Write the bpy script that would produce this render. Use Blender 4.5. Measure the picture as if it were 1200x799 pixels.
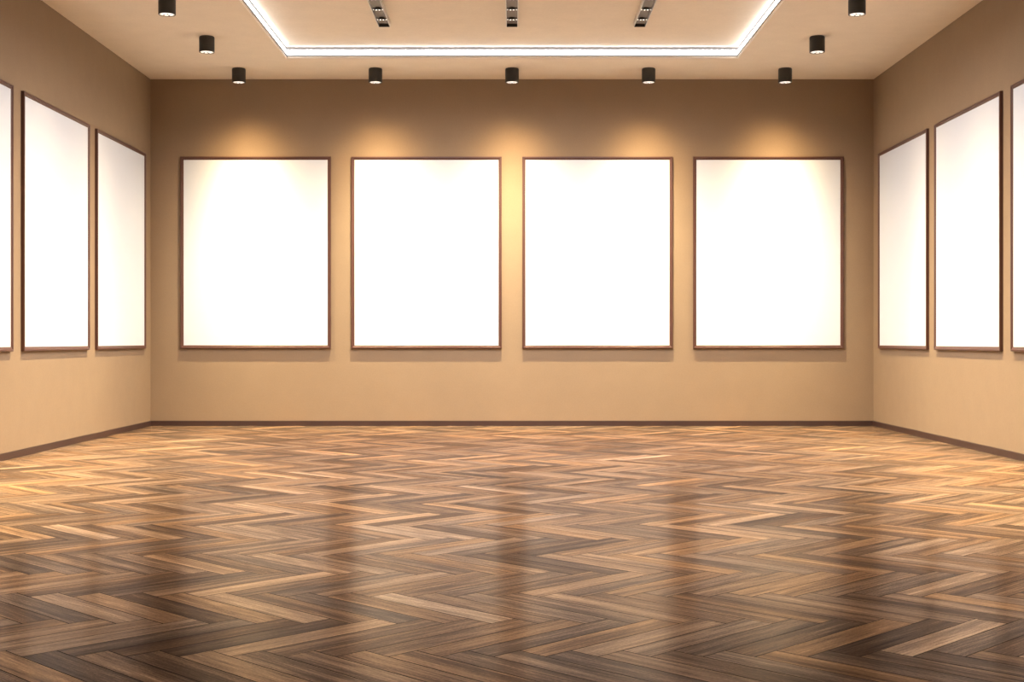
import bpy, bmesh, math, random
from mathutils import Vector

C = bpy.context.scene
COL = C.collection
for o in list(bpy.data.objects):
    bpy.data.objects.remove(o)

# ------------------------------------------------------------------ camera, world, exposure
EYE = 0.9803
D = 15.10            # distance from the camera to the far wall
HALF = 4.172         # half the width of the room
H = 4.0              # ceiling height
HU = 4.12            # raised ceiling inside the cove
NEAR = -3.0          # wall behind the camera
F_PX = 1533.0

cam_d = bpy.data.cameras.new('camera')
cam = bpy.data.objects.new('camera', cam_d)
COL.objects.link(cam)
cam.location = (0, 0, EYE)
cam.rotation_euler = (math.radians(90), 0, 0)
cam_d.sensor_width = 36.0
cam_d.lens = F_PX / 1200.0 * 36.0
cam_d.clip_start = 0.05
C.camera = cam

w = bpy.data.worlds.new('world')
C.world = w
w.use_nodes = True
w.node_tree.nodes['Background'].inputs[0].default_value = (0.9, 0.8, 0.7, 1)
w.node_tree.nodes['Background'].inputs[1].default_value = 0.0

C.view_settings.view_transform = 'Standard'
C.view_settings.look = 'None'
C.view_settings.gamma = 1.0
C.view_settings.exposure = 0.0
C.view_settings.use_curve_mapping = False

SPOT_W = 21.0      # each ceiling downlight
SPOT_CORE = (1.0, 0.82, 0.48)
SPOT_HALO = (1.0, 0.66, 0.30)
CORE_DEG, HALO_DEG, HALO_AMT = 17.5, 41.0, 0.10
TILT_BACK = 8.0      # lamps by the far wall lean a little towards it
COVE_L = 2.6        # radiance of the cove strip
ADDED_UP_L = 20.0     # radiance of an added, unseen ring that brightens the raised ceiling
COVE_COL = (0.93, 0.97, 1.0)
BAR_W = 150.0         # each linear light, downwards
LENS_L = 0.9


# ------------------------------------------------------------------ materials
def new_mat(name):
    m = bpy.data.materials.new(name)
    m.use_nodes = True
    nt = m.node_tree
    return m, nt, nt.nodes['Principled BSDF']


def plain(name, col, rough=0.5, metal=0.0, spec=0.5):
    m, nt, b = new_mat(name)
    b.inputs['Base Color'].default_value = (*col, 1)
    b.inputs['Roughness'].default_value = rough
    b.inputs['Metallic'].default_value = metal
    b.inputs['Specular IOR Level'].default_value = spec
    n = nt.nodes.new('ShaderNodeTexNoise'); n.inputs['Scale'].default_value = 90
    tc = nt.nodes.new('ShaderNodeTexCoord'); nt.links.new(tc.outputs['Object'], n.inputs['Vector'])
    mr = nt.nodes.new('ShaderNodeMapRange')
    mr.inputs['To Min'].default_value = max(rough - 0.05, 0); mr.inputs['To Max'].default_value = min(rough + 0.05, 1)
    nt.links.new(n.outputs['Fac'], mr.inputs['Value']); nt.links.new(mr.outputs['Result'], b.inputs['Roughness'])
    return m


def glow(name, col, strength):
    m, nt, b = new_mat(name)
    b.inputs['Base Color'].default_value = (0.8, 0.8, 0.8, 1)
    b.inputs['Emission Color'].default_value = (*col, 1)
    b.inputs['Emission Strength'].default_value = strength
    return m


def plaster(name, col, var=0.05, bump=0.15, scale=60.0):
    m, nt, b = new_mat(name)
    L = nt.links
    tc = nt.nodes.new('ShaderNodeTexCoord')
    n1 = nt.nodes.new('ShaderNodeTexNoise'); n1.inputs['Scale'].default_value = 5.0; n1.inputs['Detail'].default_value = 8
    n2 = nt.nodes.new('ShaderNodeTexNoise'); n2.inputs['Scale'].default_value = scale; n2.inputs['Detail'].default_value = 4
    L.new(tc.outputs['Object'], n1.inputs['Vector']); L.new(tc.outputs['Object'], n2.inputs['Vector'])
    add = nt.nodes.new('ShaderNodeMath'); add.operation = 'ADD'
    L.new(n1.outputs['Fac'], add.inputs[0]); L.new(n2.outputs['Fac'], add.inputs[1])
    mr = nt.nodes.new('ShaderNodeMapRange')
    mr.inputs['From Min'].default_value = 0.6; mr.inputs['From Max'].default_value = 1.4
    mr.inputs['To Min'].default_value = 1 - var; mr.inputs['To Max'].default_value = 1 + var
    L.new(add.outputs[0], mr.inputs['Value'])
    mul = nt.nodes.new('ShaderNodeVectorMath'); mul.operation = 'SCALE'
    mul.inputs[0].default_value = col
    L.new(mr.outputs['Result'], mul.inputs['Scale'])
    L.new(mul.outputs[0], b.inputs['Base Color'])
    b.inputs['Roughness'].default_value = 0.85
    b.inputs['Specular IOR Level'].default_value = 0.25
    bp = nt.nodes.new('ShaderNodeBump'); bp.inputs['Strength'].default_value = bump; bp.inputs['Distance'].default_value = 0.004
    L.new(n2.outputs['Fac'], bp.inputs['Height']); L.new(bp.outputs['Normal'], b.inputs['Normal'])
    return m


def wood_floor():
    m, nt, b = new_mat('herringbone_parquet')
    L = nt.links
    N = nt.nodes.new
    uv = N('ShaderNodeUVMap'); uv.uv_map = 'board'
    at = N('ShaderNodeAttribute'); at.attribute_name = 'board_tone'; at.attribute_type = 'GEOMETRY'
    sep = N('ShaderNodeSeparateColor'); L.new(at.outputs['Color'], sep.inputs[0])

    def grain(su, sv, detail, dist=0.0, rough=0.6):
        mp = N('ShaderNodeMapping'); mp.inputs['Scale'].default_value = (su, sv, 1)
        L.new(uv.outputs['UV'], mp.inputs['Vector'])
        n = N('ShaderNodeTexNoise'); n.inputs['Scale'].default_value = 1.0
        n.inputs['Detail'].default_value = detail; n.inputs['Distortion'].default_value = dist
        n.inputs['Roughness'].default_value = rough
        L.new(mp.outputs[0], n.inputs['Vector'])
        return n.outputs['Fac']
    g_broad = grain(0.9, 16, 3, 0.15)
    g_fine = grain(5, 110, 4, 0.1, 0.7)
    g_speck = grain(70, 260, 2)

    def math_(op, a, c, clamp=False):
        n = N('ShaderNodeMath'); n.operation = op; n.use_clamp = clamp
        for i, v in enumerate((a, c)):
            if isinstance(v, (int, float)): n.inputs[i].default_value = v
            else: L.new(v, n.inputs[i])
        return n.outputs[0]
    t = math_('MULTIPLY', math_('SUBTRACT', g_broad, 0.5), 1.0)
    t = math_('ADD', t, math_('MULTIPLY', math_('SUBTRACT', g_fine, 0.5), 0.9))
    t = math_('ADD', t, math_('MULTIPLY', math_('SUBTRACT', g_speck, 0.5), 0.45))
    t = math_('ADD', t, sep.outputs[0], True)
    ramp = N('ShaderNodeValToRGB')
    cr = ramp.color_ramp
    cr.elements[0].position = 0.0; cr.elements[0].color = (0.050, 0.038, 0.031, 1)
    cr.elements[1].position = 1.0; cr.elements[1].color = (0.64, 0.44, 0.28, 1)
    e = cr.elements.new(0.35); e.color = (0.128, 0.088, 0.064, 1)
    e = cr.elements.new(0.65); e.color = (0.305, 0.202, 0.130, 1)
    L.new(t, ramp.inputs['Fac'])
    # slight hue shift from board to board
    hs = N('ShaderNodeHueSaturation')
    hmr = N('ShaderNodeMapRange'); hmr.inputs['To Min'].default_value = 0.85; hmr.inputs['To Max'].default_value = 1.12
    L.new(sep.outputs[1], hmr.inputs['Value']); L.new(hmr.outputs['Result'], hs.inputs['Saturation'])
    L.new(ramp.outputs['Color'], hs.inputs['Color'])
    nt.nodes.remove(b)
    out = nt.nodes['Material Output']
    dif = N('ShaderNodeBsdfDiffuse'); L.new(hs.outputs['Color'], dif.inputs['Color'])
    # worn oil finish: the sheen follows the density of the wood
    gl = N('ShaderNodeBsdfGlossy')
    gt = N('ShaderNodeVectorMath'); gt.operation = 'MULTIPLY_ADD'
    gt.inputs[1].default_value = (2.9, 2.9, 2.9); gt.inputs[2].default_value = (0.14, 0.14, 0.15)
    L.new(hs.outputs['Color'], gt.inputs[0]); L.new(gt.outputs[0], gl.inputs['Color'])
    rr = N('ShaderNodeMapRange'); rr.inputs['To Min'].default_value = 0.14; rr.inputs['To Max'].default_value = 0.22
    L.new(g_broad, rr.inputs['Value']); L.new(rr.outputs['Result'], gl.inputs['Roughness'])
    fr = N('ShaderNodeFresnel'); fr.inputs['IOR'].default_value = 1.13
    bp = N('ShaderNodeBump'); bp.inputs['Strength'].default_value = 0.10; bp.inputs['Distance'].default_value = 0.002
    L.new(g_fine, bp.inputs['Height'])
    for n_ in (dif, gl): L.new(bp.outputs['Normal'], n_.inputs['Normal'])
    mx = N('ShaderNodeMixShader'); L.new(fr.outputs[0], mx.inputs[0])
    L.new(dif.outputs[0], mx.inputs[1]); L.new(gl.outputs[0], mx.inputs[2]); L.new(mx.outputs[0], out.inputs['Surface'])
    return m


M_WALL = plaster('tan_wall_paint', (0.272, 0.198, 0.134), 0.05)
M_CEIL = plaster('warm_ceiling_paint', (0.75, 0.675, 0.575), 0.05, 0.2, 45)
M_TRIM = plain('cove_trim_paint', (0.85, 0.80, 0.74), 0.5)
M_CHANNEL = plain('grey_channel', (0.12, 0.105, 0.098), 0.7)
M_BASE = plain('dark_brown_baseboard', (0.044, 0.022, 0.020), 0.45)
M_FRAME = plain('brown_frame_wood', (0.085, 0.035, 0.026), 0.4)
M_BLANK = plain('blank_white_canvas', (0.66, 0.725, 0.84), 0.7, 0, 0.2)
M_BACK = plain('backing_board', (0.08, 0.05, 0.035), 0.8)
M_BLACK = plain('charcoal_powder_coat', (0.022, 0.022, 0.020), 0.45)
M_CHROME = plain('satin_aluminium', (0.75, 0.74, 0.72), 0.3, 1.0)
M_STUD = plain('grey_stud', (0.10, 0.10, 0.10), 0.4)
M_TRAY = plain('brown_grey_tray', (0.14, 0.11, 0.095), 0.5, 0.3)
M_LENS = glow('downlight_lens_glow', (1.0, 0.96, 0.92), LENS_L)
M_LED = glow('led_dot_glow', (1.0, 0.93, 0.85), 2.6)
M_DIM = glow('dim_led_dot_glow', (1.0, 0.93, 0.85), 0.6)
M_UPFILL = glow('added_uplight_glow', COVE_COL, ADDED_UP_L)  # glow of the added ring above the cove strip
M_STRIP = glow('cove_strip_glow', COVE_COL, COVE_L)
M_SUB = plain('dark_joint', (0.02, 0.013, 0.009), 0.9)
M_WOOD = wood_floor()


# photometric beam profiles of the downlights (IES text kept in the file)
def ies(name, fn):
    angs = [i * 2.5 for i in range(37)]
    txt = 'IESNA:LM-63-1995\nTILT=NONE\n1 1000 1 37 1 1 2 0.1 0.1 0\n1 1 10\n'
    txt += ' '.join('%.1f' % a for a in angs) + '\n0\n' + ' '.join('%.3f' % (1000 * fn(a)) for a in angs) + '\n'
    t = bpy.data.texts.new(name); t.write(txt)
    return t


IES_CORE = ies('beam_core', lambda a: math.exp(-(a / CORE_DEG) ** 2))
IES_HALO = ies('beam_halo', lambda a: HALO_AMT * math.exp(-(a / HALO_DEG) ** 4))


def beam_nodes(ld):
    ld.use_nodes = True
    nt = ld.node_tree
    nt.nodes.clear()
    out = nt.nodes.new('ShaderNodeOutputLight'); add = nt.nodes.new('ShaderNodeAddShader')
    for i, (t, c) in enumerate(((IES_CORE, SPOT_CORE), (IES_HALO, SPOT_HALO))):
        n = nt.nodes.new('ShaderNodeTexIES'); n.mode = 'INTERNAL'; n.ies = t
        n.inputs['Strength'].default_value = 1.0
        e = nt.nodes.new('ShaderNodeEmission'); e.inputs['Color'].default_value = (*c, 1)
        nt.links.new(n.outputs['Fac'], e.inputs['Strength'])
        nt.links.new(e.outputs[0], add.inputs[i])
    nt.links.new(add.outputs[0], out.inputs[0])


# ------------------------------------------------------------------ helpers
def link(name, bm, mat, parent=None, smooth=False):
    me = bpy.data.meshes.new(name)
    bmesh.ops.recalc_face_normals(bm, faces=bm.faces)
    bm.to_mesh(me); bm.free()
    mats = mat if isinstance(mat, (list, tuple)) else [mat]
    for mm in mats: me.materials.append(mm)
    if smooth:
        for p in me.polygons: p.use_smooth = True
        me.set_sharp_from_angle(angle=math.radians(35))
    o = bpy.data.objects.new(name, me)
    COL.objects.link(o)
    if parent: o.parent = parent
    return o


def box(bm, x0, x1, y0, y1, z0, z1):
    vs = [bm.verts.new((x, y, z)) for z in (z0, z1) for y in (y0, y1) for x in (x0, x1)]
    for f in ((0, 1, 3, 2), (4, 6, 7, 5), (0, 4, 5, 1), (2, 3, 7, 6), (0, 2, 6, 4), (1, 5, 7, 3)):
        bm.faces.new([vs[i] for i in f])


def lathe(bm, prof, cx=0, cy=0, n=40, a0=0.0, a1=2 * math.pi, close=True):
    rings = []
    full = abs(a1 - a0 - 2 * math.pi) < 1e-6
    k = n if full else n + 1
    for r, z in prof:
        if r < 1e-6:
            rings.append([bm.verts.new((cx, cy, z))])
        else:
            rings.append([bm.verts.new((cx + r * math.cos(a0 + (a1 - a0) * i / n), cy + r * math.sin(a0 + (a1 - a0) * i / n), z)) for i in range(k)])
    for A, B in zip(rings, rings[1:]):
        for i in range(n):
            j = (i + 1) % k if full else i + 1
            if len(A) == 1: bm.faces.new((A[0], B[i], B[j]))
            elif len(B) == 1: bm.faces.new((A[i], A[j], B[0]))
            else: bm.faces.new((A[i], A[j], B[j], B[i]))


def ring_profile(bm, x0, x1, y0, y1, prof):
    """sweep a closed profile [(inset, height)] round a rectangle with mitred corners (x,y plane, height along z)"""
    loops = []
    for d, h in prof:
        loops.append([bm.verts.new(p) for p in ((x0 + d, y0 + d, h), (x1 - d, y0 + d, h), (x1 - d, y1 - d, h), (x0 + d, y1 - d, h))])
    n = len(loops)
    for i in range(n):
        A, B = loops[i], loops[(i + 1) % n]
        for k in range(4):
            bm.faces.new((A[k], A[(k + 1) % 4], B[(k + 1) % 4], B[k]))


def struct(name, bm, mat):
    o = link(name, bm, mat); o['kind'] = 'structure'
    return o


def empty(name, loc, label, cat, group, rot=(0, 0, 0)):
    o = bpy.data.objects.new(name, None); COL.objects.link(o)
    o.empty_display_size = 0.1
    o.location = loc; o.rotation_euler = rot
    o['label'] = label; o['category'] = cat
    if group: o['group'] = group
    return o


def dup(root, loc, label, rot=None):
    r = root.copy(); COL.objects.link(r); r.location = loc
    if rot is not None: r.rotation_euler = rot
    r['label'] = label
    for ch in list(root.children):
        c = ch.copy(); COL.objects.link(c); c.parent = r
        for g in list(ch.children):
            d = g.copy(); COL.objects.link(d); d.parent = c
    return r


# ------------------------------------------------------------------ room shell
T = 0.2
bm = bmesh.new(); box(bm, -HALF - T, HALF + T, D, D + T, -0.1, HU + 0.2); struct('wall_back', bm, M_WALL)
bm = bmesh.new(); box(bm, -HALF - T, -HALF, NEAR, D, -0.1, HU + 0.2); struct('wall_left', bm, M_WALL)
bm = bmesh.new(); box(bm, HALF, HALF + T, NEAR, D, -0.1, HU + 0.2); struct('wall_right', bm, M_WALL)
bm = bmesh.new(); box(bm, -HALF - T, HALF + T, NEAR - T, NEAR, -0.1, HU + 0.2); struct('wall_front', bm, M_WALL)

# ceiling with the raised cove field in the middle: one shell
CX, CY0, CY1 = 2.416, 9.0, 13.977
bm = bmesh.new()


def quad(bm, *pts):
    return bm.faces.new([bm.verts.new(p) for p in pts])


xs = (-HALF, -CX, CX, HALF); ys = (NEAR, CY0, CY1, D)
for i in range(3):
    for j in range(3):
        if i == 1 and j == 1: continue
        box(bm, xs[i], xs[i + 1], ys[j], ys[j + 1], H, HU)
box(bm, -HALF, HALF, NEAR, D, HU, HU + 0.1)
struct('ceiling', bm, M_CEIL)

# light bead round the edge of the opening
bm = bmesh.new()
ring_profile(bm, -CX, CX, CY0, CY1, [(0, H - 0.003), (0.010, H - 0.003), (0.012, H + 0.0), (0.012, H + 0.020), (0, H + 0.022)])
struct('trim_1', bm, M_TRIM)

# baseboards
BH, BT = 0.060, 0.014


def baseboard(name, x0, x1, y0, y1):
    bm = bmesh.new(); box(bm, x0, x1, y0, y1, 0.0, BH)
    bmesh.ops.bevel(bm, geom=[e for e in bm.edges if all(v.co.z > BH - 1e-4 for v in e.verts)], offset=0.004, segments=2, affect='EDGES')
    struct(name, bm, M_BASE)


baseboard('baseboard_back', -HALF, HALF, D - BT, D)
baseboard('baseboard_left', -HALF, -HALF + BT, NEAR, D - BT)
baseboard('baseboard_right', HALF - BT, HALF, NEAR, D - BT)

# ------------------------------------------------------------------ herringbone floor
random.seed(11)
S2 = math.sqrt(2)
BL = 0.4757 * S2      # board length
BW = 0.1628 / S2      # board width
X0, Z0 = -0.0586, 4.063
TONES = {}            # (row, column) -> tone of the boards in the four nearest visible rows
for _r, _k0, _ts in (
        (0, -12, (0.40, 0.50, 0.48, 0.52, 0.30, 0.28, 0.27, 0.62, 0.38, 0.46, 0.44, 0.50, 0.34, 0.52, 0.58, 0.47, 0.33, 0.35, 0.55, 0.32, 0.68, 0.38, 0.36)),
        (1, -14, (0.40, 0.34, 0.40, 0.58, 0.60, 0.34, 0.55, 0.60, 0.42, 0.36, 0.50, 0.66, 0.42, 0.52, 0.44, 0.60, 0.40, 0.42, 0.40, 0.38, 0.50, 0.45, 0.35, 0.48, 0.62, 0.50, 0.45)),
        (-1, -12, (0.40, 0.38, 0.55, 0.33, 0.47, 0.35, 0.58, 0.42, 0.42, 0.45, 0.45, 0.42, 0.42, 0.33, 0.50, 0.40, 0.46, 0.50, 0.36, 0.38, 0.36, 0.48)),
        (2, -12, (0.52, 0.42, 0.34, 0.32, 0.55, 0.66, 0.42, 0.42, 0.50, 0.48, 0.45, 0.40, 0.42, 0.55, 0.42, 0.50, 0.50, 0.50, 0.55, 0.55, 0.48, 0.38, 0.58, 0.38, 0.45)),
        ):
    for _i, _t in enumerate(_ts): TONES[(_r, _k0 + _i)] = _t * 0.97

bm = bmesh.new()
uvl = bm.loops.layers.uv.new('board')
cl = bm.loops.layers.float_color.new('board_tone')
G = 0.0021


def add_board(px, py, d, tone, hue):
    a = Vector((d / S2, 1 / S2)); nrm = Vector((-d / S2 * 1.0, 1 / S2))
    nrm = Vector((-a.x, a.y))
    P = Vector((px, py))
    ou, ov = random.uniform(0, 90), random.uniform(0, 90)
    flip = random.random() < 0.5

    def ring(g, z):
        out = []
        for u, v in ((g, g), (BL - g, g), (BL - g, BW - g), (g, BW - g)):
            q = P + a * u + nrm * v
            out.append((bm.verts.new((q.x, q.y, z)), (u, v)))
        return out
    A, B = ring(G, 0.0), ring(0.0, -0.0025)
    faces = [[A[0], A[1], A[2], A[3]]] + [[A[k], A[(k + 1) % 4], B[(k + 1) % 4], B[k]] for k in range(4)]
    for i, f in enumerate(faces):
        fc = bm.faces.new([v for v, _ in f])
        fc.material_index = 1 if i else 0
        for lp, (_, (u, v)) in zip(fc.loops, f):
            lp[uvl].uv = (((BL - u) if flip else u) + ou, v + ov)
            lp[cl] = (tone, hue, 0, 1)


ROWP = BL / S2; STEP = BW * S2
r0 = int((NEAR - Z0) / ROWP) - 2; r1 = int((D - Z0) / ROWP) + 2
for r in range(r0, r1):
    right = (r % 2 == 0)
    bx = X0 if right else X0 + ROWP
    by = Z0 + r * ROWP
    k0 = int((-HALF - bx) / STEP) - 5; k1 = int((HALF - bx) / STEP) + 5
    for k in range(k0, k1):
        tone = TONES.get((r, k), min(0.66, max(0.24, random.gauss(0.45, 0.11))))
        add_board(bx + k * STEP, by, 1 if right else -1, tone, random.random())
for co, no in (((-HALF, 0, 0), (-1, 0, 0)), ((HALF, 0, 0), (1, 0, 0)), ((0, NEAR, 0), (0, -1, 0)), ((0, D, 0), (0, 1, 0))):
    bmesh.ops.bisect_plane(bm, geom=bm.verts[:] + bm.edges[:] + bm.faces[:], plane_co=co, plane_no=no, clear_outer=True)
me = bpy.data.meshes.new('floor')
for f in bm.faces:
    if f.normal.z < 0: f.normal_flip()
# screed below the boards, in the same shell
sub = [bm.verts.new(p) for p in ((-HALF, NEAR, -0.0025), (HALF, NEAR, -0.0025), (HALF, D, -0.0025), (-HALF, D, -0.0025))]
f = bm.faces.new(sub); f.material_index = 1
bm.to_mesh(me); bm.free()
me.materials.append(M_WOOD); me.materials.append(M_SUB)
fl = bpy.data.objects.new('floor', me); COL.objects.link(fl); fl['kind'] = 'structure'

# ------------------------------------------------------------------ framed blank panels
FW, FH = 1.734, 2.211
FZ = 0.894
FD = 0.030


def make_frame(label, loc, rotz, group):
    """origin at the lower middle of the back, front towards local -Y"""
    t = empty('picture_frame', loc, label, 'picture frame', group, (0, 0, rotz))
    bm = bmesh.new()
    # profile is (inset, distance out from the wall)
    prof = [(0.0, 0.0), (0.0, FD - 0.004), (0.003, FD), (0.016, FD), (0.020, FD - 0.005), (0.033, FD - 0.007), (0.037, FD - 0.010), (0.037, 0.004), (0.03, 0.0)]
    ring_profile(bm, -FW / 2, FW / 2, 0, FH, prof)
    for v in bm.verts:
        x, y, z = v.co
        v.co = (x, -z, y)
    link('moulding', bm, M_FRAME, t)
    bm = bmesh.new(); box(bm, -FW / 2 + 0.0365, FW / 2 - 0.0365, -0.018, -0.010, 0.0365, FH - 0.0365)
    link('blank_canvas', bm, M_BLANK, t)
    bm = bmesh.new(); box(bm, -FW / 2 + 0.034, FW / 2 - 0.034, -0.0095, -0.002, 0.034, FH - 0.034)
    link('backing_board', bm, M_BACK, t)
    return t


GB = 'large blank framed panels on the far wall'
first = make_frame('large blank white panel, leftmost of the four on the far wall', (-3 / 1.015, D, FZ), 0, GB)
dup(first, (-1 / 1.015, D, FZ), 'large blank white panel on the far wall, second from the left corner')
dup(first, (1 / 1.015, D, FZ), 'large blank white panel on the far wall, second from the right corner')
dup(first, (3 / 1.015, D, FZ), 'large blank white panel, rightmost of the four on the far wall')
sideY = (13.95, 11.98, 10.01, 8.04)
words = ('nearest the far corner', 'second from the far corner', 'cut off by the photo edge', 'nearest the camera')
for side, sx, rz in (('left', -1, math.pi / 2), ('right', 1, -math.pi / 2)):
    for y, wd in zip(sideY, words):
        q = dup(first, (sx * HALF, y, FZ), 'brown framed blank panel on the %s wall, %s' % (side, wd), (0, 0, rz))
        q['group'] = 'blank framed panels on the %s wall' % side


# ------------------------------------------------------------------ ceiling downlights
def make_downlight(label, loc, group):
    t = empty('ceiling_spotlight', loc, label, 'ceiling light', group)   # origin on the ceiling
    R, HH = 0.0755, 0.155
    bm = bmesh.new()
    lathe(bm, [(0, 0), (R - 0.004, 0), (R - 0.004, -0.006), (R, -0.008), (R, -HH + 0.002), (R - 0.002, -HH), (R - 0.006, -HH), (R - 0.008, -HH + 0.006), (R - 0.008, -HH + 0.03), (0, -HH + 0.03)])
    link('housing', bm, M_BLACK, t, True)
    bm = bmesh.new()
    lathe(bm, [(R - 0.0085, -HH + 0.004), (R - 0.012, -HH + 0.001), (R - 0.018, -HH + 0.004), (R - 0.018, -HH + 0.012), (R - 0.0085, -HH + 0.012), (R - 0.0085, -HH + 0.004)])
    link('bezel', bm, M_CHROME, t, True)
    bm = bmesh.new()
    lathe(bm, [(0, -HH - 0.001), (R - 0.035, -HH + 0.000), (R - 0.0185, -HH + 0.004), (R - 0.0185, -HH + 0.010), (0, -HH + 0.010)])
    ln = link('lens', bm, M_LENS, t, True)
    for k in range(3):
        a = math.radians(90 + 120 * k)
        bm = bmesh.new()
        lathe(bm, [(0, -HH - 0.006), (0.007, -HH - 0.005), (0.009, -HH - 0.001), (0.009, -HH + 0.002), (0, -HH + 0.002)], 0.026 * math.cos(a), 0.026 * math.sin(a), 14)
        link('stud', bm, M_STUD, ln, True)
    ld = bpy.data.lights.new('downlight_beam', 'SPOT')
    ld.energy = SPOT_W
    ld.spot_size = math.radians(150); ld.spot_blend = 0.2
    beam_nodes(ld)
    ld.shadow_soft_size = 0.03
    lo = bpy.data.objects.new('downlight_beam', ld); COL.objects.link(lo)
    lo.location = (0, 0, -HH - 0.012); lo.parent = t
    lo.rotation_euler = (math.radians(TILT_BACK), 0, 0)
    return t


LX = (-3.03, -1.515, 0.0, 1.515, 3.03)
LY0 = 14.51
GD = 'black cylinder spotlights along the ceiling edge'
names = ('at the left end of the row by the far wall', 'second from left in the row by the far wall', 'in the middle of the row by the far wall',
         'second from right in the row by the far wall', 'at the right end of the row by the far wall')
d0 = make_downlight('black cylinder spotlight ' + names[0], (LX[0], LY0, H), GD)
for x, nm in list(zip(LX, names))[1:]:
    dup(d0, (x, LY0, H), 'black cylinder spotlight ' + nm)
SY = (12.99, 11.49, 9.97, 8.45, 6.93)
sw = ('whole in view above the %s wall frames', 'on the %s side, cut by the top of the photo', 'on the %s side, fourth from the far wall',
      'on the %s side, fifth from the far wall', 'on the %s side, nearest the camera')
for side, sx in (('left', -1), ('right', 1)):
    for y, nm in zip(SY, sw):
        q = dup(d0, (sx * 3.03, y, H), 'black cylinder spotlight ' + nm % side, (0, 0, -sx * math.pi / 2))

# ------------------------------------------------------------------ cove light
t = empty('cove_light', (0, (CY0 + CY1) / 2, H + 0.022), 'bright white light strip running round the edge of the raised ceiling field', 'cove light', None)
oy = (CY0 + CY1) / 2; oz = H + 0.022
bm = bmesh.new()
A = (-CX + 0.0005, CX - 0.0005, CY0 - oy + 0.0005, CY1 - oy - 0.0005)
ring_profile(bm, *A, [(0, 0.0005), (0.018, 0.0005), (0.018, 0.0045), (0.003, 0.0045), (0.003, 0.0590), (0.018, 0.0590), (0.018, 0.0615), (0.003, 0.0615), (0.003, 0.0975), (0, 0.0975)])
link('grey_channel', bm, M_CHANNEL, t)
bm = bmesh.new()
ring_profile(bm, *A, [(0.004, 0.005), (0.016, 0.005), (0.018, 0.007), (0.018, 0.0565), (0.016, 0.0585), (0.004, 0.0585)])
link('diffuser', bm, M_STRIP, t)
bm = bmesh.new()
ring_profile(bm, *A, [(0.005, 0.0620), (0.016, 0.0620), (0.016, 0.0635), (0.005, 0.0635)])
link('added_uplight', bm, M_UPFILL, t)  # added glowing ring, hidden on the channel, to whiten the ceiling above

# ------------------------------------------------------------------ linear lights in the raised field
WB = 0.118; HB = 0.052; LB = 3.12; MS = 0.378


def make_bar(label, loc):
    """origin on the ceiling at the far end; runs towards -Y"""
    t = empty('linear_ceiling_light', loc, label, 'ceiling light', 'linear lights in the raised ceiling field')
    for s in (-1, 1):
        bm = bmesh.new()
        xa, xb = sorted((s * (WB / 2), s * (WB / 2 - 0.007)))
        box(bm, xa, xb, -LB, 0, -HB, 0)
        bmesh.ops.bevel(bm, geom=[e for e in bm.edges if all(v.co.z < -HB + 1e-4 for v in e.verts)], offset=0.0015, segments=1, affect='EDGES')
        link('side_rail', bm, M_CHROME, t)
    bm = bmesh.new(); box(bm, -WB / 2 + 0.007, WB / 2 - 0.007, -LB + 0.006, -0.006, -0.024, -0.002)
    tray = link('tray', bm, M_TRAY, t)
    for ya, yb in ((-0.006, 0.0), (-LB, -LB + 0.006)):
        bm = bmesh.new(); box(bm, -WB / 2 + 0.007, WB / 2 - 0.007, ya, yb, -HB, 0)
        link('end_cap', bm, M_BLACK, t)
    y = -0.24
    while y > -LB + 0.1:
        bm = bmesh.new()
        lathe(bm, [(0.004, -0.024), (0.028, -0.024), (0.028, -0.042), (0.022, -0.044), (0.004, -0.030)], 0, y - 0.012, 20, math.pi, 2 * math.pi)
        mod = link('lamp_holder', bm, M_BLACK, t, True)
        bm = bmesh.new(); box(bm, -WB / 2 + 0.009, WB / 2 - 0.009, y - 0.009, y + 0.004, -0.036, -0.024)
        link('cross_bar', bm, M_TRAY, t)
        for k, (x, mm) in enumerate(((-0.042, M_DIM), (-0.015, M_LED), (0.015, M_LED), (0.042, M_DIM))):
            bm = bmesh.new()
            bmesh.ops.create_uvsphere(bm, u_segments=12, v_segments=8, radius=0.0068)
            for v in bm.verts: v.co = (v.co.x + x, v.co.y + y - 0.010, v.co.z * 0.95 - 0.040)
            link('led_lamp', bm, mm, mod, True)
        y -= MS
    ld = bpy.data.lights.new('linear_light_beam', 'AREA')
    ld.shape = 'RECTANGLE'; ld.size = WB * 0.7; ld.size_y = LB * 0.95
    ld.spread = math.radians(168); ld.energy = BAR_W; ld.color = (1.0, 0.94, 0.90)
    lo = bpy.data.objects.new('linear_light_beam', ld); COL.objects.link(lo)
    lo.location = (0, -LB / 2, -HB - 0.004); lo.parent = t
    return t


b0 = make_bar('slim linear ceiling light with metal rails and small lamps, left of the three', (-1.255, 12.87, HU))
dup(b0, (0, 12.87, HU), 'slim linear ceiling light with metal rails and small lamps, middle of the three')
dup(b0, (1.255, 12.87, HU), 'slim linear ceiling light with metal rails and small lamps, right of the three')
